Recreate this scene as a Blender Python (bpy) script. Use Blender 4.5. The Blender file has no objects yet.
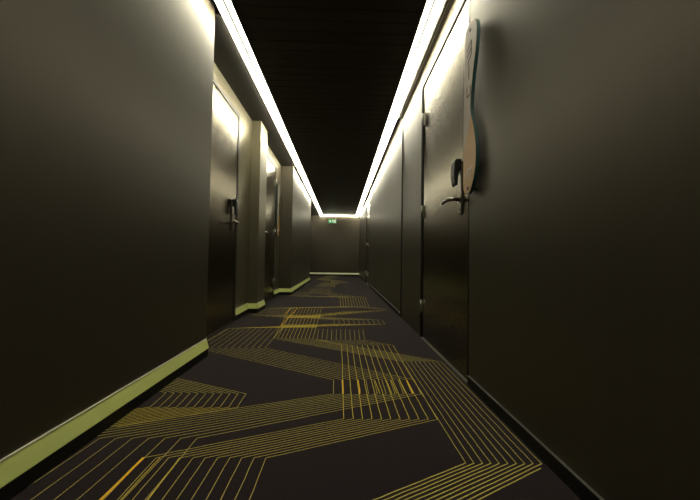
import bpy, bmesh, math, random
from mathutils import Vector, Matrix

random.seed(7)
scene = bpy.context.scene
COL = scene.collection

# ---------------------------------------------------------------- camera
cam_data = bpy.data.cameras.new('camera')
cam_data.sensor_width = 36.0
cam_data.lens = 16.005
cam_data.clip_start = 0.02
cam = bpy.data.objects.new('camera', cam_data)
COL.objects.link(cam)
r_ = Vector((0.99950516, -0.02749643, 0.01527652))
u_ = Vector((-0.01602709, -0.02728655, 0.99949916))
f_ = Vector((0.02706581, 0.99924941, 0.02771373))
m_ = Matrix((r_, u_, -f_)).transposed().to_4x4()
m_.translation = Vector((0.0, 0.0, 0.6398))
cam.matrix_world = m_
scene.camera = cam

# ---------------------------------------------------------------- world and exposure
world = bpy.data.worlds.new('world')
scene.world = world
world.use_nodes = True
world.node_tree.nodes['Background'].inputs[0].default_value = (0.9, 0.85, 0.75, 1)
world.node_tree.nodes['Background'].inputs[1].default_value = 0.0
STRIP_POWER = 17.0          # radiance of the ceiling light strips
scene.view_settings.view_transform = 'Standard'
scene.view_settings.look = 'None'
scene.view_settings.exposure = 0.0
scene.view_settings.gamma = 1.0
scene.cycles.sample_clamp_indirect = 1.5
scene.view_settings.use_curve_mapping = False

# ---------------------------------------------------------------- helpers
def material(name, color, rough=0.5, spec=0.5, metallic=0.0, vary=0.0, scale=(8, 8, 8), bump=0.0, emit=None, power=0.0, sheen=0.0, rough_vary=0.0):
    m = bpy.data.materials.new(name)
    m.use_nodes = True
    nt = m.node_tree
    b = nt.nodes['Principled BSDF']
    b.inputs['Base Color'].default_value = (*color, 1)
    b.inputs['Roughness'].default_value = rough
    b.inputs['Specular IOR Level'].default_value = spec
    b.inputs['Metallic'].default_value = metallic
    if sheen:
        b.inputs['Sheen Weight'].default_value = sheen
        b.inputs['Sheen Roughness'].default_value = 0.5
    if emit:
        b.inputs['Emission Color'].default_value = (*emit, 1)
        b.inputs['Emission Strength'].default_value = power
    if vary or bump or rough_vary:
        tc = nt.nodes.new('ShaderNodeTexCoord')
        mp = nt.nodes.new('ShaderNodeMapping')
        mp.inputs['Scale'].default_value = scale
        nz = nt.nodes.new('ShaderNodeTexNoise')
        nz.inputs['Scale'].default_value = 1.0
        nz.inputs['Detail'].default_value = 4.0
        nt.links.new(tc.outputs['Object'], mp.inputs[0])
        nt.links.new(mp.outputs[0], nz.inputs['Vector'])
        if vary:
            rp = nt.nodes.new('ShaderNodeMapRange')
            rp.inputs['From Min'].default_value = 0.25
            rp.inputs['From Max'].default_value = 0.75
            rp.inputs['To Min'].default_value = 1.0 - vary
            rp.inputs['To Max'].default_value = 1.0 + vary
            nt.links.new(nz.outputs['Fac'], rp.inputs['Value'])
            mx = nt.nodes.new('ShaderNodeVectorMath')
            mx.operation = 'SCALE'
            mx.inputs[0].default_value = color
            nt.links.new(rp.outputs[0], mx.inputs['Scale'])
            nt.links.new(mx.outputs[0], b.inputs['Base Color'])
        if rough_vary:
            rr = nt.nodes.new('ShaderNodeMapRange')
            rr.inputs['To Min'].default_value = rough - rough_vary
            rr.inputs['To Max'].default_value = rough + rough_vary
            nt.links.new(nz.outputs['Fac'], rr.inputs['Value'])
            nt.links.new(rr.outputs[0], b.inputs['Roughness'])
        if bump:
            bp = nt.nodes.new('ShaderNodeBump')
            bp.inputs['Strength'].default_value = 0.4
            bp.inputs['Distance'].default_value = bump
            nt.links.new(nz.outputs['Fac'], bp.inputs['Height'])
            nt.links.new(bp.outputs[0], b.inputs['Normal'])
    return m

M = {}
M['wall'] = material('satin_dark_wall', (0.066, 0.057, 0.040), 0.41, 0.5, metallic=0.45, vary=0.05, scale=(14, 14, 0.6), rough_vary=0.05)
M['panel'] = material('glow_lightened_recess_wall', (0.205, 0.188, 0.130), 0.37, 0.5, metallic=0.75, vary=0.04, scale=(14, 14, 0.6))  # wall finish made paler and shinier, painting in the glow on recess and pillar
M['door'] = material('gloss_dark_door', (0.20, 0.175, 0.125), 0.24, 0.6, metallic=1.0, vary=0.03, scale=(3, 3, 1.0))
M['frame'] = material('dark_metal_frame', (0.045, 0.042, 0.035), 0.35, 0.5, metallic=0.3, vary=0.05)
M['trim'] = material('grey_aluminium_trim', (0.30, 0.29, 0.25), 0.4, 0.5, metallic=0.8, vary=0.05)
M['soffit'] = material('black_satin_soffit', (0.012, 0.011, 0.010), 0.4, 0.4, vary=0.1)
M['ceiling'] = material('black_ceiling_slats', (0.045, 0.038, 0.036), 0.38, 0.35, vary=0.2, scale=(1, 30, 30))
M['black'] = material('black_skirting', (0.008, 0.008, 0.007), 0.5, 0.3, vary=0.1)
M['edge'] = material('pale_metal_edge', (0.80, 0.78, 0.62), 0.4, 0.5, metallic=0.0, vary=0.05)
M['dull_edge'] = material('dull_grey_edge', (0.09, 0.085, 0.075), 0.5, 0.4, vary=0.05)
M['green'] = material('lime_green_skirting', (0.68, 0.76, 0.25), 0.5, 0.4, vary=0.05, scale=(6, 6, 6))
M['light'] = material('light_diffuser', (0.9, 0.9, 0.85), 0.5, emit=(1.0, 0.94, 0.71), power=STRIP_POWER)
M['wash'] = material('side_diffuser', (0.9, 0.9, 0.85), 0.5, emit=(1.0, 0.94, 0.71), power=STRIP_POWER * 9.0)
M['white'] = material('white_profile', (0.75, 0.74, 0.68), 0.4, 0.4, vary=0.03)
M['hinge'] = material('satin_hinge_steel', (0.26, 0.25, 0.215), 0.36, 0.5, metallic=0.7, vary=0.05)
M['pale_green'] = material('pale_skirting', (0.86, 0.88, 0.60), 0.5, 0.4, vary=0.03)
M['rib'] = material('grey_rib', (0.045, 0.043, 0.036), 0.6, 0.2, vary=0.03)
M['steel'] = material('brushed_steel', (0.30, 0.28, 0.24), 0.30, 0.5, metallic=1.0, vary=0.05, scale=(60, 60, 4))
M['plastic'] = material('black_plastic', (0.012, 0.012, 0.011), 0.4, 0.5, bump=0.0006, scale=(900, 900, 900))
M['void'] = material('dark_gap', (0.004, 0.004, 0.004), 0.8, 0.1, vary=0.1)
M['carpet'] = material('aubergine_carpet', (0.0165, 0.0115, 0.0135), 0.95, 0.1, vary=0.35, scale=(260, 260, 260), bump=0.002, sheen=0.06)
M['yarn'] = material('olive_yellow_yarn', (0.47, 0.395, 0.115), 0.9, 0.1, vary=0.4, scale=(220, 220, 220))
M['bright_yarn'] = material('bright_yellow_yarn', (0.66, 0.52, 0.08), 0.9, 0.1, vary=0.3, scale=(220, 220, 220))
M['gold'] = material('gold_yarn', (0.85, 0.50, 0.04), 0.9, 0.1, vary=0.2, scale=(220, 220, 220))
M['sign_pale'] = material('pale_sign_lacquer', (0.42, 0.35, 0.30), 0.4, 0.4, vary=0.04)
M['sign_tan'] = material('tan_sign_lacquer', (0.50, 0.29, 0.11), 0.4, 0.4, vary=0.05)
M['sign_teal'] = material('teal_sign_edge', (0.02, 0.06, 0.06), 0.35, 0.5, vary=0.05)
M['ink'] = material('black_ink', (0.01, 0.01, 0.01), 0.5, 0.3, vary=0.05)
M['paint'] = material('white_paint', (0.85, 0.83, 0.8), 0.5, 0.3, vary=0.03)
M['exit_green'] = material('lit_green_panel', (0.01, 0.25, 0.06), 0.4, emit=(0.02, 0.5, 0.1), power=0.35)
M['exit_white'] = material('lit_white_symbol', (0.8, 0.8, 0.7), 0.4, emit=(0.9, 1.0, 0.75), power=0.9)
M['casing'] = material('grey_sign_casing', (0.3, 0.3, 0.28), 0.4, 0.4, vary=0.04)

class MB:
    """collects shapes and links them as ONE mesh object"""
    def __init__(self):
        self.bm = bmesh.new()
        self.bevels = []
    def box(self, x0, x1, y0, y1, z0, z1, mi=0, bevel=0.0, seg=2):
        b2 = bmesh.new()
        vs = [b2.verts.new((x, y, z)) for x in sorted((x0, x1)) for y in sorted((y0, y1)) for z in sorted((z0, z1))]
        for f in ((0, 1, 3, 2), (4, 6, 7, 5), (0, 4, 5, 1), (2, 3, 7, 6), (0, 2, 6, 4), (1, 5, 7, 3)):
            b2.faces.new([vs[i] for i in f]).material_index = mi
        if bevel:
            bmesh.ops.bevel(b2, geom=list(b2.edges), offset=bevel, segments=seg, affect='EDGES', profile=0.5)
        self._merge(b2)
        return self
    def _merge(self, b2):
        bmesh.ops.recalc_face_normals(b2, faces=list(b2.faces))
        me = bpy.data.meshes.new('tmp')
        b2.to_mesh(me)
        b2.free()
        self.bm.from_mesh(me)
        bpy.data.meshes.remove(me)
    def prism(self, pts, lo, hi, axis='x', mi=0, bevel=0.0):
        """polygon in the plane across `axis`, extruded from lo to hi"""
        def P(a, b, t):
            return {'x': (t, a, b), 'y': (a, t, b), 'z': (a, b, t)}[axis]
        b2 = bmesh.new()
        A = [b2.verts.new(P(a, b, lo)) for a, b in pts]
        B = [b2.verts.new(P(a, b, hi)) for a, b in pts]
        b2.faces.new(A).material_index = mi
        b2.faces.new(B[::-1]).material_index = mi
        n = len(pts)
        for i in range(n):
            b2.faces.new((A[i], B[i], B[(i + 1) % n], A[(i + 1) % n])).material_index = mi
        if bevel:
            bmesh.ops.bevel(b2, geom=list(b2.edges), offset=bevel, segments=2, affect='EDGES', profile=0.5)
        self._merge(b2)
        return self
    def tube(self, pts, rad, n=14, mi=0):
        pts = [Vector(p) for p in pts]
        rads = rad if isinstance(rad, (list, tuple)) else [rad] * len(pts)
        b2 = bmesh.new()
        rings = []
        ref = None
        for i, p in enumerate(pts):
            d = (pts[min(i + 1, len(pts) - 1)] - pts[max(i - 1, 0)]).normalized()
            if ref is None:
                ref = d.orthogonal().normalized()
            a = (ref - d * ref.dot(d)).normalized()
            ref = a
            b = d.cross(a)
            rings.append([b2.verts.new(p + (a * math.cos(t) + b * math.sin(t)) * rads[i]) for t in [2 * math.pi * k / n for k in range(n)]])
        for r0, r1 in zip(rings, rings[1:]):
            for k in range(n):
                f = b2.faces.new((r0[k], r0[(k + 1) % n], r1[(k + 1) % n], r1[k]))
                f.smooth = True
                f.material_index = mi
        b2.faces.new(rings[0][::-1]).material_index = mi
        b2.faces.new(rings[-1]).material_index = mi
        self._merge(b2)
        return self
    def quad(self, pts, mi=0):
        f = self.bm.faces.new([self.bm.verts.new(p) for p in pts])
        f.material_index = mi
        return self
    def build(self, name, mats, parent=None, kind=None, label=None, cat=None, group=None):
        me = bpy.data.meshes.new(name)
        self.bm.to_mesh(me)
        self.bm.free()
        for m in (mats if isinstance(mats, (list, tuple)) else [mats]):
            me.materials.append(m)
        o = bpy.data.objects.new(name, me)
        COL.objects.link(o)
        if parent:
            o.parent = parent
            pm = Matrix.Translation(world_loc(parent))
            me.transform(pm.inverted())
        tag(o, kind, label, cat, group)
        return o

def world_loc(o):
    v = Vector(o.location)
    while o.parent:
        o = o.parent
        v = v + Vector(o.location)
    return v

def tag(o, kind=None, label=None, cat=None, group=None):
    if kind: o['kind'] = kind
    if label: o['label'] = label
    if cat: o['category'] = cat
    if group: o['group'] = group
    return o

def empty(name, loc, kind=None, label=None, cat=None, group=None):
    o = bpy.data.objects.new(name, None)
    o.empty_display_size = 0.1
    o.location = loc
    COL.objects.link(o)
    return tag(o, kind, label, cat, group)

# ---------------------------------------------------------------- sizes (metres; x across, y along the corridor)
XR = 0.663          # right wall
XL = -0.866        # left wall
XD = -1.072         # back of the left door recesses
XP = -0.965         # face of the narrow pillar
Y0 = -2.4           # behind the viewer
YE = 11.6           # end wall
ZC = 2.235          # underside of the light strips
ZT = 2.62           # top of the walls
STRUCT = 'structure'

# ---------------------------------------------------------------- walls
def wall(name, *b, mat_='wall'):
    return MB().box(*b).build(name, M[mat_], kind=STRUCT)

wall('wall_left', XL - 0.5, XL, Y0, 2.05, 0, ZT)                       # beside the viewer
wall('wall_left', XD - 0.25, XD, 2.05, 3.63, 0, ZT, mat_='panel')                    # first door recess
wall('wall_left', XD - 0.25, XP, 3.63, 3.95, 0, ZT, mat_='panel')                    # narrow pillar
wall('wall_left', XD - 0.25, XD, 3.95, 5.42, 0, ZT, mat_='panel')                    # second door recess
wall('wall_left', XL - 0.5, XL, 5.42, 8.6, 0, ZT)                      # beyond the doors
wall('wall_left', -2.8, XL - 0.5, 8.4, 8.6, 0, ZT)                     # near side of the side passage
wall('wall_left', -3.0, -2.8, 8.4, YE, 0, ZT)                          # end of the side passage
wall('wall_right', XR, XR + 0.22, Y0, 1.600, 0, ZT)
wall('wall_right', XR + 0.07, XR + 0.22, 1.600, 3.45, 0, ZT)           # behind the near door
wall('wall_right', XR, XR + 0.22, 3.45, 7.43, 0, ZT)
wall('wall_right', XR + 0.07, XR + 0.22, 7.43, 8.50, 0, ZT)
wall('wall_right', XR, XR + 0.22, 8.50, YE, 0, ZT)
wall('wall_back', -3.0, XR + 0.22, YE, YE + 0.2, 0, ZT)
wall('wall_front', XL - 0.5, XR + 0.22, Y0 - 0.2, Y0, 0, ZT)

# ---------------------------------------------------------------- ceiling: black slats between the light strips, black soffits beside them
c = MB()
y = Y0
while y < YE:
    y2 = min(y + 0.099, YE)
    c.box(-0.706, 0.492, y, y2, ZC + 0.012, ZC + 0.04, bevel=0.002, seg=1)
    y += 0.104
c.box(-3.0, XR + 0.22, Y0 - 0.2, YE + 0.2, ZT, ZT + 0.05)
c.box(-0.72, 0.506, Y0, YE, ZC + 0.11, ZC + 0.13)
c.build('ceiling', M['ceiling'], kind=STRUCT)
s = MB()
s.box(XD, -0.820, 2.05, 3.63, ZC + 0.002, ZC + 0.02)
s.box(XP, -0.820, 3.63, 3.95, ZC + 0.002, ZC + 0.02)
s.box(XD, -0.820, 3.95, 5.42, ZC + 0.002, ZC + 0.02)
s.box(-2.8, -0.820, 8.6, YE, ZC + 0.002, ZC + 0.02)
s.build('ceiling', M['soffit'], kind=STRUCT)

# ---------------------------------------------------------------- floor: carpet with tufted yarn lines
CARPET = [
    ((-1.055, 1.126), (-0.497, 1.126), (-1.128, 0.528), (-0.510, 0.519), 11, 0.0040, 0),  # front left fan
    ((-0.027, 1.488), (0.389, 1.490), (-1.055, 1.126), (-0.497, 1.126), 11, 0.0050, 0),  # long band
    ((-0.031, 1.658), (0.396, 1.663), (-0.027, 1.488), (0.389, 1.490), 11, 0.0040, 0),  # short rungs
    ((-0.614, 1.019), (-0.230, 1.017), (-0.610, 0.649), (-0.234, 0.645), 11, 0.0040, 0),  # front middle fan
    ((0.020, 1.260), (0.396, 1.257), (-0.614, 1.019), (-0.230, 1.017), 11, 0.0050, 0),  # lower band
    ((0.012, 2.322), (0.393, 2.322), (0.020, 1.260), (0.396, 1.257), 11, 0.0040, 1),  # ladder
    ((0.387, 1.960), (0.664, 1.956), (0.402, 0.989), (0.670, 0.985), 11, 0.0040, 0),  # right slant
    ((0.402, 0.989), (0.670, 0.985), (-0.251, 0.674), (0.043, 0.675), 11, 0.0065, 0),  # front right band
    ((-0.808, 1.493), (-0.436, 1.485), (-0.796, 1.351), (-0.433, 1.352), 11, 0.0040, 0),  # left rungs
    ((-0.031, 1.658), (0.396, 1.663), (-0.998, 2.219), (-0.529, 2.231), 11, 0.0050, 0),  # falling band
    ((-0.993, 2.824), (-0.525, 2.884), (-0.998, 2.219), (-0.529, 2.231), 11, 0.0040, 0),  # left slant
    ((0.387, 1.960), (0.638, 1.959), (-0.526, 2.489), (-0.218, 2.499), 11, 0.0050, 0),  # right falling band
    ((-0.195, 2.825), (0.205, 2.833), (-0.181, 2.458), (0.192, 2.463), 11, 0.0040, 0),  # mid rungs
    ((0.012, 2.322), (0.393, 2.322), (-0.181, 2.458), (0.192, 2.463), 11, 0.0050, 0),  # joint band
    ((-0.633, 3.976), (-0.245, 3.987), (-0.526, 2.489), (-0.217, 2.493), 11, 0.0040, 1),  # bright slant
    ((-0.070, 3.260), (0.437, 3.280), (-0.057, 3.058), (0.438, 3.067), 11, 0.0040, 0),  # far rungs
    ((-0.057, 3.058), (0.438, 3.067), (-0.993, 2.824), (-0.525, 2.884), 11, 0.0060, 1),  # near transverse band
    ((-0.986, 3.952), (-0.615, 3.978), (-0.984, 3.471), (-0.627, 3.491), 11, 0.0040, 0),  # upper left slant
    ((-0.070, 3.260), (0.437, 3.280), (-0.984, 3.471), (-0.627, 3.491), 11, 0.0060, 0),  # upper falling band
    ((0.053, 3.774), (0.595, 3.911), (-0.635, 3.306), (-0.308, 3.396), 11, 0.0060, 1),  # upper rising band
    ((-0.013, 5.153), (0.402, 5.179), (-0.002, 4.153), (0.379, 4.171), 11, 0.0040, 1),  # far ladder
    ((0.360, 4.110), (0.595, 3.911), (-0.002, 4.153), (0.379, 4.171), 11, 0.0060, 0),  # far falling band
    ((-0.002, 4.153), (0.379, 4.171), (-0.986, 3.952), (-0.615, 3.978), 11, 0.0060, 0),  # far transverse band
    ((-0.013, 5.153), (0.402, 5.179), (-0.554, 5.733), (-0.182, 5.774), 11, 0.0060, 0),  # far joint band
    ((-0.637, 6.577), (-0.211, 6.633), (-0.554, 5.733), (-0.182, 5.774), 11, 0.0040, 1),  # last rungs
    ((-0.803, 5.875), (-0.545, 5.904), (-0.866, 5.246), (-0.569, 5.276), 11, 0.0040, 0),  # last left slant
    ((-0.013, 5.153), (0.402, 5.179), (-0.866, 5.246), (-0.569, 5.276), 11, 0.0060, 0),  # last band
    ((-0.808, 1.493), (-0.436, 1.485), (-1.268, 1.696), (-0.896, 1.688), 11, 0.0050, 0),  # left rising band
    ((-0.796, 1.351), (-0.433, 1.352), (-1.188, 1.199), (-0.825, 1.200), 11, 0.0050, 1),  # left falling band
]
GOLD_YARNS = [
    ((-0.614, 1.019), (-0.621, 0.649)),
    ((0.016, 1.658), (0.018, 1.489)),
    ((0.098, 1.659), (0.098, 1.489)),
    ((0.356, 1.662), (0.351, 1.491)),
    ((-0.632, 4.000), (-0.625, 3.479)),
    ((-0.548, 3.982), (-0.555, 2.946)),
]
DOUBLE_YARNS = [
    ((-0.564, 1.019), (-0.568, 0.649)),
    ((-0.501, 1.018), (-0.490, 0.648)),
    ((0.185, 1.660), (0.193, 1.490)),
    ((0.246, 1.661), (0.250, 1.491)),
    ((0.273, 1.661), (0.274, 1.491)),
    ((0.316, 1.662), (0.317, 1.491)),
    ((-0.526, 2.489), (-0.529, 2.905)),
    ((-0.995, 2.805), (-1.007, 2.403)),
    ((-0.189, 2.457), (-0.093, 2.413)),
]
def yarn(mb, a, b, w, mi, z):
    a, b = Vector((*a, 0)), Vector((*b, 0))
    d = b - a
    n = max(2, int(d.length / 0.045))
    s = Vector((-d.y, d.x, 0)).normalized()
    prev = None
    for i in range(n + 1):
        p = a + d * (i / n) + s * random.uniform(-0.0009, 0.0009)
        if p.x < -1.07 or p.x > 0.66 or p.y > YE:
            prev = None
            continue
        L, R = mb.bm.verts.new((*(p + s * w / 2).xy, z)), mb.bm.verts.new((*(p - s * w / 2).xy, z))
        if prev:
            f = mb.bm.faces.new((prev[0], prev[1], R, L))
            f.material_index = mi
        prev = (L, R)

fl = MB()
fl.box(-3.0, XR + 0.22, Y0 - 0.2, YE + 0.2, -0.05, 0.0, mi=0)
for k, (A0, A1, B0, B1, n, w, kind) in enumerate(CARPET):
    for i in range(n):
        t = i / (n - 1)
        a = (A0[0] + (A1[0] - A0[0]) * t, A0[1] + (A1[1] - A0[1]) * t)
        b = (B0[0] + (B1[0] - B0[0]) * t, B0[1] + (B1[1] - B0[1]) * t)
        yarn(fl, a, b, w * (0.62 if w < 0.0045 else 0.52), 1 + kind, 0.0008 + 0.00002 * k)
for a, b in DOUBLE_YARNS:
    yarn(fl, a, b, 0.0028, 2, 0.0016)
for a, b in GOLD_YARNS:
    yarn(fl, a, b, 0.0085 if b[1] < 0.7 else 0.0055, 3, 0.0018)
for xa, xb, ya, yb in ((-0.58, -0.22, 3.36, 3.50), (-0.55, -0.22, 2.88, 3.00)):
    for i in range(7):
        yy = ya + (yb - ya) * i / 6
        yarn(fl, (xa, yy), (xb, yy + 0.012), 0.0065, 2, 0.0017)
# the pattern runs on towards the end of the corridor
rows = []
y = 6.9
rnd = random.Random(3)
while y < YE - 0.5:
    x = rnd.uniform(-0.75, 0.1)
    L = rnd.uniform(0.3, 0.8)
    for i in range(11):
        yarn(fl, (x + 0.039 * i, y), (x + 0.039 * i, y + L), 0.004, 1, 0.0008)
    x2 = rnd.uniform(-0.75, 0.1)
    for i in range(11):
        yarn(fl, (x + 0.039 * i, y + L), (x2 + 0.039 * i, y + L + 0.75), 0.005, 1, 0.0009)
    y += L + 0.6
for sx in (-0.8,):
    for i in range(11):
        yarn(fl, (sx + 0.03 * i, 0.649), (sx + 0.05 * i, 0.3), 0.004, 1, 0.001)
fl.build('floor', [M['carpet'], M['yarn'], M['bright_yarn'], M['gold']], kind=STRUCT)

# ---------------------------------------------------------------- skirtings
def skirt_profile(x, n):     # n: +1 where the corridor lies towards +x
    return [(x - 0.004 * n, 0.0), (x + 0.016 * n, 0.0), (x + 0.016 * n, 0.049), (x - 0.004 * n, 0.049)]

def green_profile(x, n):
    return [(x - 0.004 * n, 0.049), (x + 0.019 * n, 0.049), (x + 0.019 * n, 0.053), (x + 0.004 * n, 0.105), (x + 0.004 * n, 0.108), (x - 0.004 * n, 0.108)]

def run(name, prof, mat_, lo, hi, axis):
    return MB().prism(prof, lo, hi, axis).build(name, mat_, kind=STRUCT)

def left_skirt(x, y0, y1):
    run('baseboard_left', skirt_profile(x, 1), M['black'], y0, y1, 'y')
    run('baseboard_left', green_profile(x, 1), M['green'], y0, y1, 'y')
    MB().box(x - 0.002, x + 0.0055, y0, y1, 0.107, 0.1105).build('trim_1', M['edge'], kind=STRUCT)

def face_skirt(y, x0, x1, n=-1):   # skirting on a face that looks back along the corridor
    b = [(p, q) for p, q in skirt_profile(y, n)]
    MB().prism(b, x0, x1, 'x').build('baseboard_left', M['black'], kind=STRUCT)
    MB().prism(green_profile(y, n), x0, x1, 'x').build('baseboard_left', M['green'], kind=STRUCT)

left_skirt(XL, Y0, 2.05)
left_skirt(XD, 3.19, 3.63)
left_skirt(XP, 3.63, 3.95)
left_skirt(XD, 5.02, 5.42)
left_skirt(XL, 5.42, 8.6)
face_skirt(3.63, XD, XP)
face_skirt(5.42, XD, XL)
MB().prism(skirt_profile(YE, -1), -2.8, XR, 'x').build('baseboard_back', M['black'], kind=STRUCT)
MB().prism(green_profile(YE, -1), -2.8, XR, 'x').build('baseboard_back', M['pale_green'], kind=STRUCT)
for y0, y1 in ((Y0, 1.595), (3.455, 7.425), (8.505, YE - 0.02)):
    MB().box(XR - 0.008, XR + 0.004, y0, y1, 0, 0.048).build('baseboard_right', M['black'], kind=STRUCT)
    MB().box(XR - 0.0095, XR + 0.003, y0, y1, 0.048, 0.0505).build('trim_2', M['dull_edge'], kind=STRUCT)

# ---------------------------------------------------------------- ceiling light strips
def light_strip(name, label, x0, x1, y0, y1, group, divider=True, lip_lo=0.013, lip_hi=0.004):
    """runs along y: U profile with two glowing bands either side of a thin rib; lip_lo is the aluminium lip on the x0 side"""
    t = empty(name, ((x0 + x1) / 2, (y0 + y1) / 2, ZC), None, label, 'light', group)
    h = MB()
    h.box(x0 - lip_lo, x0, y0, y1, ZC, ZC + 0.045)
    h.box(x1, x1 + lip_hi, y0, y1, ZC, ZC + 0.045)
    h.box(x0, x1, y0, y1, ZC + 0.045, ZC + 0.05)
    h.build('housing', M['trim'], t)
    xm = x0 + (x1 - x0) * (0.56 if x0 < 0 else 0.44)
    for a, b in ((x0, xm - 0.004), (xm + 0.004, x1)):
        d = MB()
        n = max(1, int((y1 - y0) / 0.5))
        wall_side = (a == x0) if x0 < 0 else (b == x1)
        zb = ZC - 0.016 if wall_side else ZC + 0.004
        for i in range(n):
            ya, yb = y0 + (y1 - y0) * i / n, y0 + (y1 - y0) * (i + 1) / n
            d.quad([(a, ya, zb), (a, yb, zb), (b, yb, zb), (b, ya, zb)])
            for xs in (a, b):       # the band facing the wall stands a little proud and glows sideways
                lit = wall_side and xs in (x0, x1)
                d.quad([(xs, ya, zb), (xs, yb, zb), (xs, yb, ZC + 0.04), (xs, ya, ZC + 0.04)], mi=1 if lit else 0)
        d.build('diffuser', [M['light'], M['wash']], t)
    MB().box(xm - 0.004, xm + 0.004, y0, y1, ZC - 0.019, ZC + 0.045).build('rib', M['rib'], t)
    return t

light_strip('light_strip', 'long white ceiling light strip running along the left wall and over its door recesses', -0.806, -0.717, -0.8, YE - 0.128, 'ceiling light strips')
light_strip('light_strip', 'long white ceiling light strip running along the right wall above the near door', 0.503, 0.596, -0.8, YE - 0.128, 'ceiling light strips', lip_lo=0.004, lip_hi=0.013)
# across the end wall
t = empty('light_strip', (-0.105, YE - 0.085, ZC), None, 'short white light strip across the top of the far end wall, behind the exit sign', 'light', 'ceiling light strips')
h = MB()
h.box(-0.825, 0.615, YE - 0.122, YE - 0.118, ZC, ZC + 0.045)
h.box(-0.825, 0.615, YE - 0.052, YE - 0.048, ZC, ZC + 0.045)
h.box(-0.825, 0.615, YE - 0.122, YE - 0.048, ZC + 0.045, ZC + 0.05)
h.build('housing', M['trim'], t)
d = MB()
for i in range(3):
    xa, xb = -0.825 + 0.48 * i, -0.825 + 0.48 * (i + 1)
    ya, yb, zb = YE - 0.118, YE - 0.052, ZC - 0.016
    d.quad([(xa, ya, zb), (xa, yb, zb), (xb, yb, zb), (xb, ya, zb)])
    d.quad([(xa, ya, zb), (xb, ya, zb), (xb, ya, ZC + 0.04), (xa, ya, ZC + 0.04)])
    d.quad([(xa, yb, zb), (xb, yb, zb), (xb, yb, ZC + 0.04), (xa, yb, ZC + 0.04)], mi=1)
d.build('diffuser', [M['light'], M['wash']], t)

# ---------------------------------------------------------------- doors
def make_door(name, label, X, n, y0, y1, zt, latch, jn=0.035, jf=0.035, head=0.035, group='corridor doors'):
    """X: plane of the door face, n: +1 if the corridor lies towards +x, latch: 'near' or 'far' end along y"""
    root = empty(name, (X, (y0 + y1) / 2, 0), STRUCT, label, None, group)
    D = lambda d: X + n * d
    g = 0.007
    MB().box(D(-0.045), D(0.0), y0 + g, y1 - g, 0.008, zt - g, bevel=0.0015, seg=1).build('leaf', M['door'], root)
    fr = MB()
    fr.box(D(-0.05), D(0.006), y0 - jn, y0, 0, zt + head)
    fr.box(D(-0.05), D(0.006), y1, y1 + jf, 0, zt + head)
    fr.box(D(-0.05), D(0.006), y0, y1, zt, zt + head)
    fr.box(D(-0.058), D(-0.05), y0 - jn, y1 + jf, 0, zt + head, mi=1)
    fr.build('door_frame', [M['frame'] if n > 0 else M['void'], M['void']], root)
    MB().box(D(-0.03), D(0.012), y0, y1, 0, 0.005).build('threshold', M['dull_edge' if n < 0 else 'black'], root)
    hy = y1 - 0.002 if latch == 'near' else y0 + 0.002
    ly = y0 + 0.115 if latch == 'near' else y1 - 0.115
    dz = -0.014 if n < 0 else -0.03
    s = 1 if latch == 'near' else -1       # direction of the lever grip
    for z in (0.26, 1.035, 1.81):
        hb = MB()
        hb.tube([(D(0.013), hy, z - 0.05), (D(0.013), hy, z + 0.05)], 0.008)
        hb.tube([(D(0.013), hy, z - 0.056), (D(0.013), hy, z - 0.05)], 0.0055)
        hb.tube([(D(0.013), hy, z + 0.05), (D(0.013), hy, z + 0.056)], 0.0055)
        hb.box(D(-0.002), D(0.005), hy - 0.022, hy + 0.022, z - 0.05, z + 0.05)
        hb.build('hinge', M['hinge'], root)
    MB().box(D(-0.001), D(0.010), ly - 0.024, ly + 0.024, 0.915 + dz, 1.20 + dz, bevel=0.003).build('lock_plate', M['steel'], root)
    rd = MB()
    # tall rounded reader: slim at the foot, deeper at the head
    rd.prism([(0.0, 1.225), (0.045, 1.222), (0.058, 1.205), (0.060, 1.13), (0.052, 1.085), (0.040, 1.072), (0.028, 1.078), (0.026, 1.15), (0.0, 1.16)], ly - 0.028, ly + 0.028, 'y', bevel=0.004)
    for v in rd.bm.verts:
        v.co.x = D(0.008) + n * v.co.x * 0.72
        v.co.z += dz
    if n < 0:
        bmesh.ops.reverse_faces(rd.bm, faces=list(rd.bm.faces))
    ro = rd.build('card_reader', M['plastic'], root)
    MB().box(D(0.0495), D(0.0518), ly - 0.006, ly + 0.006, 1.19 + dz, 1.198 + dz, bevel=0.0008, seg=1).build('indicator', M['steel'], ro)
    lv = MB()
    z = 1.0 + dz
    lv.tube([(D(0.008), ly, z), (D(0.016), ly, z)], 0.024, 24)
    lv.tube([(D(0.012), ly, z), (D(0.050), ly, z), (D(0.060), ly + s * 0.004, z), (D(0.066), ly + s * 0.016, z), (D(0.067), ly + s * 0.05, z), (D(0.066), ly + s * 0.105, z - 0.002), (D(0.062), ly + s * 0.125, z - 0.004)], [0.0115, 0.0115, 0.0115, 0.0115, 0.011, 0.011, 0.010], 16)
    lv.build('lever_handle', M['steel'], root)
    MB().tube([(D(0.008), ly, 0.945 + dz), (D(0.014), ly, 0.945 + dz)], 0.009, 16).build('keyhole', M['steel'], root)
    return root

make_door('door_1', 'dark glossy door on the right nearest the viewer, its handle beside the tall plaque', XR + 0.010, -1, 1.625, 2.560, 2.09, 'near', jn=0.02, jf=0.05, head=0.016)
make_door('door_2', 'dark glossy door in the first recess on the left, handle at its far side', XD + 0.012, 1, 2.215, 3.135, 2.05, 'far')
make_door('door_3', 'dark glossy door in the second recess on the left beyond the narrow pillar, hinges at its far side', XD + 0.012, 1, 3.995, 4.900, 2.05, 'near')
make_door('door_4', 'distant dark door in the right wall close to the end of the corridor', XR + 0.010, -1, 7.50, 8.42, 2.09, 'near', jn=0.02, jf=0.05, head=0.016)

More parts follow.
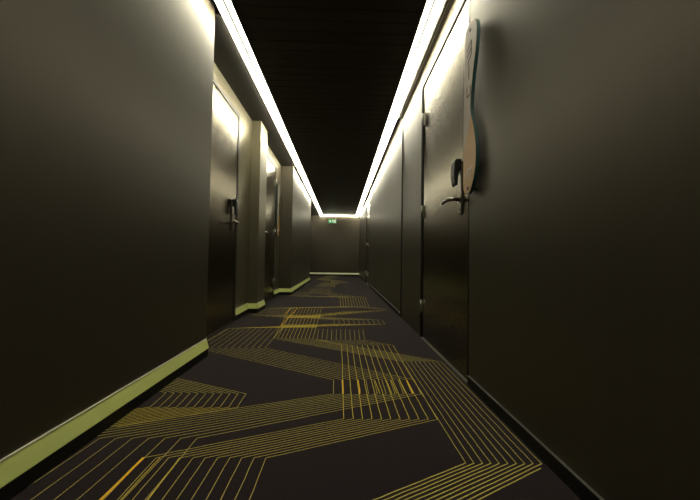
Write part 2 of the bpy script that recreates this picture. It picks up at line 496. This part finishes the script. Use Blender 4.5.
# flush panels around the near right door, and the aluminium trim above them
MB().box(XR + 0.004, XR + 0.065, 1.600, 3.42, 2.108, ZC).build('trim_3', M['wall'], kind=STRUCT)
MB().box(XR + 0.004, XR + 0.065, 2.612, 3.42, 0.0, 2.108).build('trim_3', M['wall'], kind=STRUCT)
MB().box(XR + 0.004, XR + 0.065, 7.44, 8.49, 2.108, ZC).build('trim_3', M['wall'], kind=STRUCT)
tr = MB()
tr.box(0.610, XR + 0.065, Y0, 3.45, ZC, ZC + 0.012)
tr.build('trim_4', M['frame'], kind=STRUCT)
MB().box(0.610, 0.622, Y0, 3.45, ZC - 0.008, ZC).build('trim_4', M['trim'], kind=STRUCT)
MB().box(XR - 0.004, XR + 0.02, 3.422, 3.452, 0.0, ZC).build('trim_5', M['black'], kind=STRUCT)
MB().box(0.634, 0.639, -0.8, 3.45, ZC - 0.006, ZC).build('trim_4', M['trim'], kind=STRUCT)
MB().box(XR - 0.003, XR + 0.02, 7.415, 7.432, 0.0, ZC).build('trim_5', M['black'], kind=STRUCT)

# ---------------------------------------------------------------- paddle-shaped plaques
OUT = [(1.581, 1.800), (1.587, 1.626), (1.595, 1.428), (1.600, 1.133), (1.602, 1.061), (1.596, 1.010), (1.575, 0.984), (1.545, 0.974), (1.515, 0.982), (1.495, 1.000), (1.468, 1.040), (1.452, 1.085), (1.446, 1.145), (1.452, 1.210),
       (1.474, 1.290), (1.502, 1.355), (1.513, 1.405), (1.504, 1.475), (1.480, 1.575), (1.452, 1.660), (1.441, 1.730), (1.443, 1.775), (1.458, 1.808), (1.485, 1.829), (1.520, 1.838), (1.552, 1.833), (1.573, 1.820)]

def smooth_loop(pts, k=3):
    out = []
    n = len(pts)
    for i in range(n):
        p0, p1, p2, p3 = [Vector(pts[(i + j) % n]) for j in (-1, 0, 1, 2)]
        for s in range(k):
            t = s / k
            out.append(tuple(0.5 * ((2 * p1) + (p2 - p0) * t + (2 * p0 - 5 * p1 + 4 * p2 - p3) * t * t + (3 * p1 - p0 - 3 * p2 + p3) * t ** 3)))
    return out

def text_mesh(body, size, depth):
    cu = bpy.data.curves.new('lettering', 'FONT')
    cu.body = body
    cu.size = size
    cu.extrude = depth
    cu.align_x = 'CENTER'
    cu.align_y = 'CENTER'
    tmp = bpy.data.objects.new('lettering', cu)
    COL.objects.link(tmp)
    dg = bpy.context.evaluated_depsgraph_get()
    me = bpy.data.meshes.new_from_object(tmp.evaluated_get(dg))
    bpy.data.objects.remove(tmp)
    bpy.data.curves.remove(cu)
    me.materials.clear()
    return me

def make_plaque(label, X, n, y_shift, flip, number):
    """X: wall plane; OUT is drawn for the right wall, flip mirrors it along y about its own middle"""
    yc = 1.52
    my = (lambda v: (yc - (v - yc) if flip else v) + y_shift)
    D = lambda d: X + n * d
    root = empty('door_plaque', (X, yc + y_shift, 0.974), None, label, 'sign', 'paddle shaped door plaques')
    pts = [(my(a), b) for a, b in smooth_loop(OUT)]
    MB().prism(pts, D(0.016), D(0.033), 'x').build('board', M['sign_teal'], root)
    def zone(keep):
        out = []
        for a, b in smooth_loop(OUT):
            out.append((a, b))
        # dividing line from (1.494, 1.372) to (1.603, 1.19)
        line = lambda q: (q[1] - 1.372) - (1.19 - 1.372) / (1.603 - 1.494) * (q[0] - 1.494)
        res = []
        m = len(out)
        for i in range(m):
            p, q = out[i], out[(i + 1) % m]
            lp, lq = line(p), line(q)
            if (lp >= 0) == keep:
                res.append(p)
            if (lp >= 0) != (lq >= 0):
                t = lp / (lp - lq)
                res.append((p[0] + (q[0] - p[0]) * t, p[1] + (q[1] - p[1]) * t))
        # pull in a hair so that the teal edge shows
        return [(my(1.525 + (a - 1.525) * 0.965), b) for a, b in res]
    MB().prism(zone(True), D(0.033), D(0.0345), 'x').build('upper_face', M['sign_pale'], root)['label'] = 'pale upper face'
    MB().prism(zone(False), D(0.033), D(0.0345), 'x').build('lower_face', M['sign_tan'], root)['label'] = 'tan lower face'
    for yy, zz in ((1.515, 1.797), (1.535, 1.000)):
        MB().tube([(D(-0.001), my(yy), zz), (D(0.0362), my(yy), zz)], 0.009, 16).build('screw', M['ink'], root)
    # tall lettering reading down the board: three joined strokes, a bar and an open loop
    w = MB()
    def stroke(a, b, th=0.007):
        (ya, za), (yb, zb) = a, b
        d = Vector((yb - ya, zb - za)).normalized()
        s = Vector((-d.y, d.x)) * th / 2
        q = [(my(ya + s.x), za + s.y), (my(yb + s.x), zb + s.y), (my(yb - s.x), zb - s.y), (my(ya - s.x), za - s.y)]
        w.prism(q, D(0.0345), D(0.0352), 'x')
    for z in (1.735, 1.700, 1.665):
        stroke((1.555, z - 0.025), (1.500, z))
    stroke((1.500, 1.737), (1.500, 1.663))
    stroke((1.530, 1.630), (1.530, 1.555))
    stroke((1.553, 1.525), (1.553, 1.470))
    stroke((1.553, 1.470), (1.512, 1.470))
    stroke((1.512, 1.470), (1.512, 1.515))
    w.build('lettering', M['ink'], root)
    me = text_mesh(number, 0.062, 0.0005)
    # text x axis -> away from the viewer is the left end on the right wall
    if n < 0:
        mt = Matrix(((0, 0, -1, 0), (-1, 0, 0, 0), (0, 1, 0, 0), (0, 0, 0, 1)))
    else:
        mt = Matrix(((0, 0, 1, 0), (1, 0, 0, 0), (0, 1, 0, 0), (0, 0, 0, 1)))
    me.transform(mt)
    me.transform(Matrix.Translation((D(0.0352) - X, my(1.522) - (yc + y_shift), 1.075 - 0.974)))
    me.materials.append(M['paint'])
    o = bpy.data.objects.new('number', me)
    COL.objects.link(o)
    o.parent = root
    return root

make_plaque('tall pale and tan paddle-shaped plaque on the right wall beside the near door handle', XR, -1, 0.0, False, "87'")
make_plaque('tall narrow paddle-shaped plaque on the left recess wall past the hinges of the second door', XD, 1, 3.575, True, "87'")

# ---------------------------------------------------------------- exit sign
t = empty('exit_sign', (-0.36, YE - 0.20, 2.10), None, 'small lit green exit sign hanging below the ceiling at the far end wall', 'sign')
ys = YE - 0.20
MB().box(-0.515, -0.205, ys, ys + 0.03, 1.925, 2.075, bevel=0.003).build('casing', M['casing'], t)
MB().box(-0.510, -0.210, ys - 0.002, ys, 1.930, 2.070).build('panel', M['exit_green'], t)
for xx in (-0.48, -0.24):
    MB().tube([(xx, ys + 0.015, 2.074), (xx, ys + 0.015, ZC + 0.014)], 0.004, 8).build('hanger', M['casing'], t)
pic = MB()
def pp(poly): pic.prism([(-0.36 + a, 2.00 + b) for a, b in poly], ys - 0.004, ys - 0.002, 'y')
pp([(-0.115, 0.012), (-0.085, 0.012), (-0.085, 0.045), (-0.06, 0.045), (-0.06, 0.012), (-0.03, 0.012), (-0.0725, -0.05)])      # arrow
pp([(0.03 + 0.013 * math.cos(k * 0.7854), 0.045 + 0.013 * math.sin(k * 0.7854)) for k in range(8)])                             # head
pp([(0.018, 0.03), (0.045, 0.026), (0.04, -0.012), (0.018, -0.008)])
pp([(0.022, -0.008), (0.036, -0.010), (0.014, -0.034), (-0.012, -0.036), (-0.012, -0.028), (0.010, -0.026)])
pp([(0.028, -0.008), (0.041, -0.010), (0.055, -0.030), (0.050, -0.058), (0.040, -0.056), (0.044, -0.032)])
pp([(0.020, 0.030), (0.018, 0.020), (-0.004, 0.010), (-0.010, 0.018)])
pp([(0.042, 0.026), (0.046, 0.014), (0.062, 0.016), (0.064, 0.024)])
pp([(0.085, 0.055), (0.125, 0.055), (0.125, -0.058), (0.085, -0.058)])                                                          # doorway
pic.build('pictogram', M['exit_white'], t)
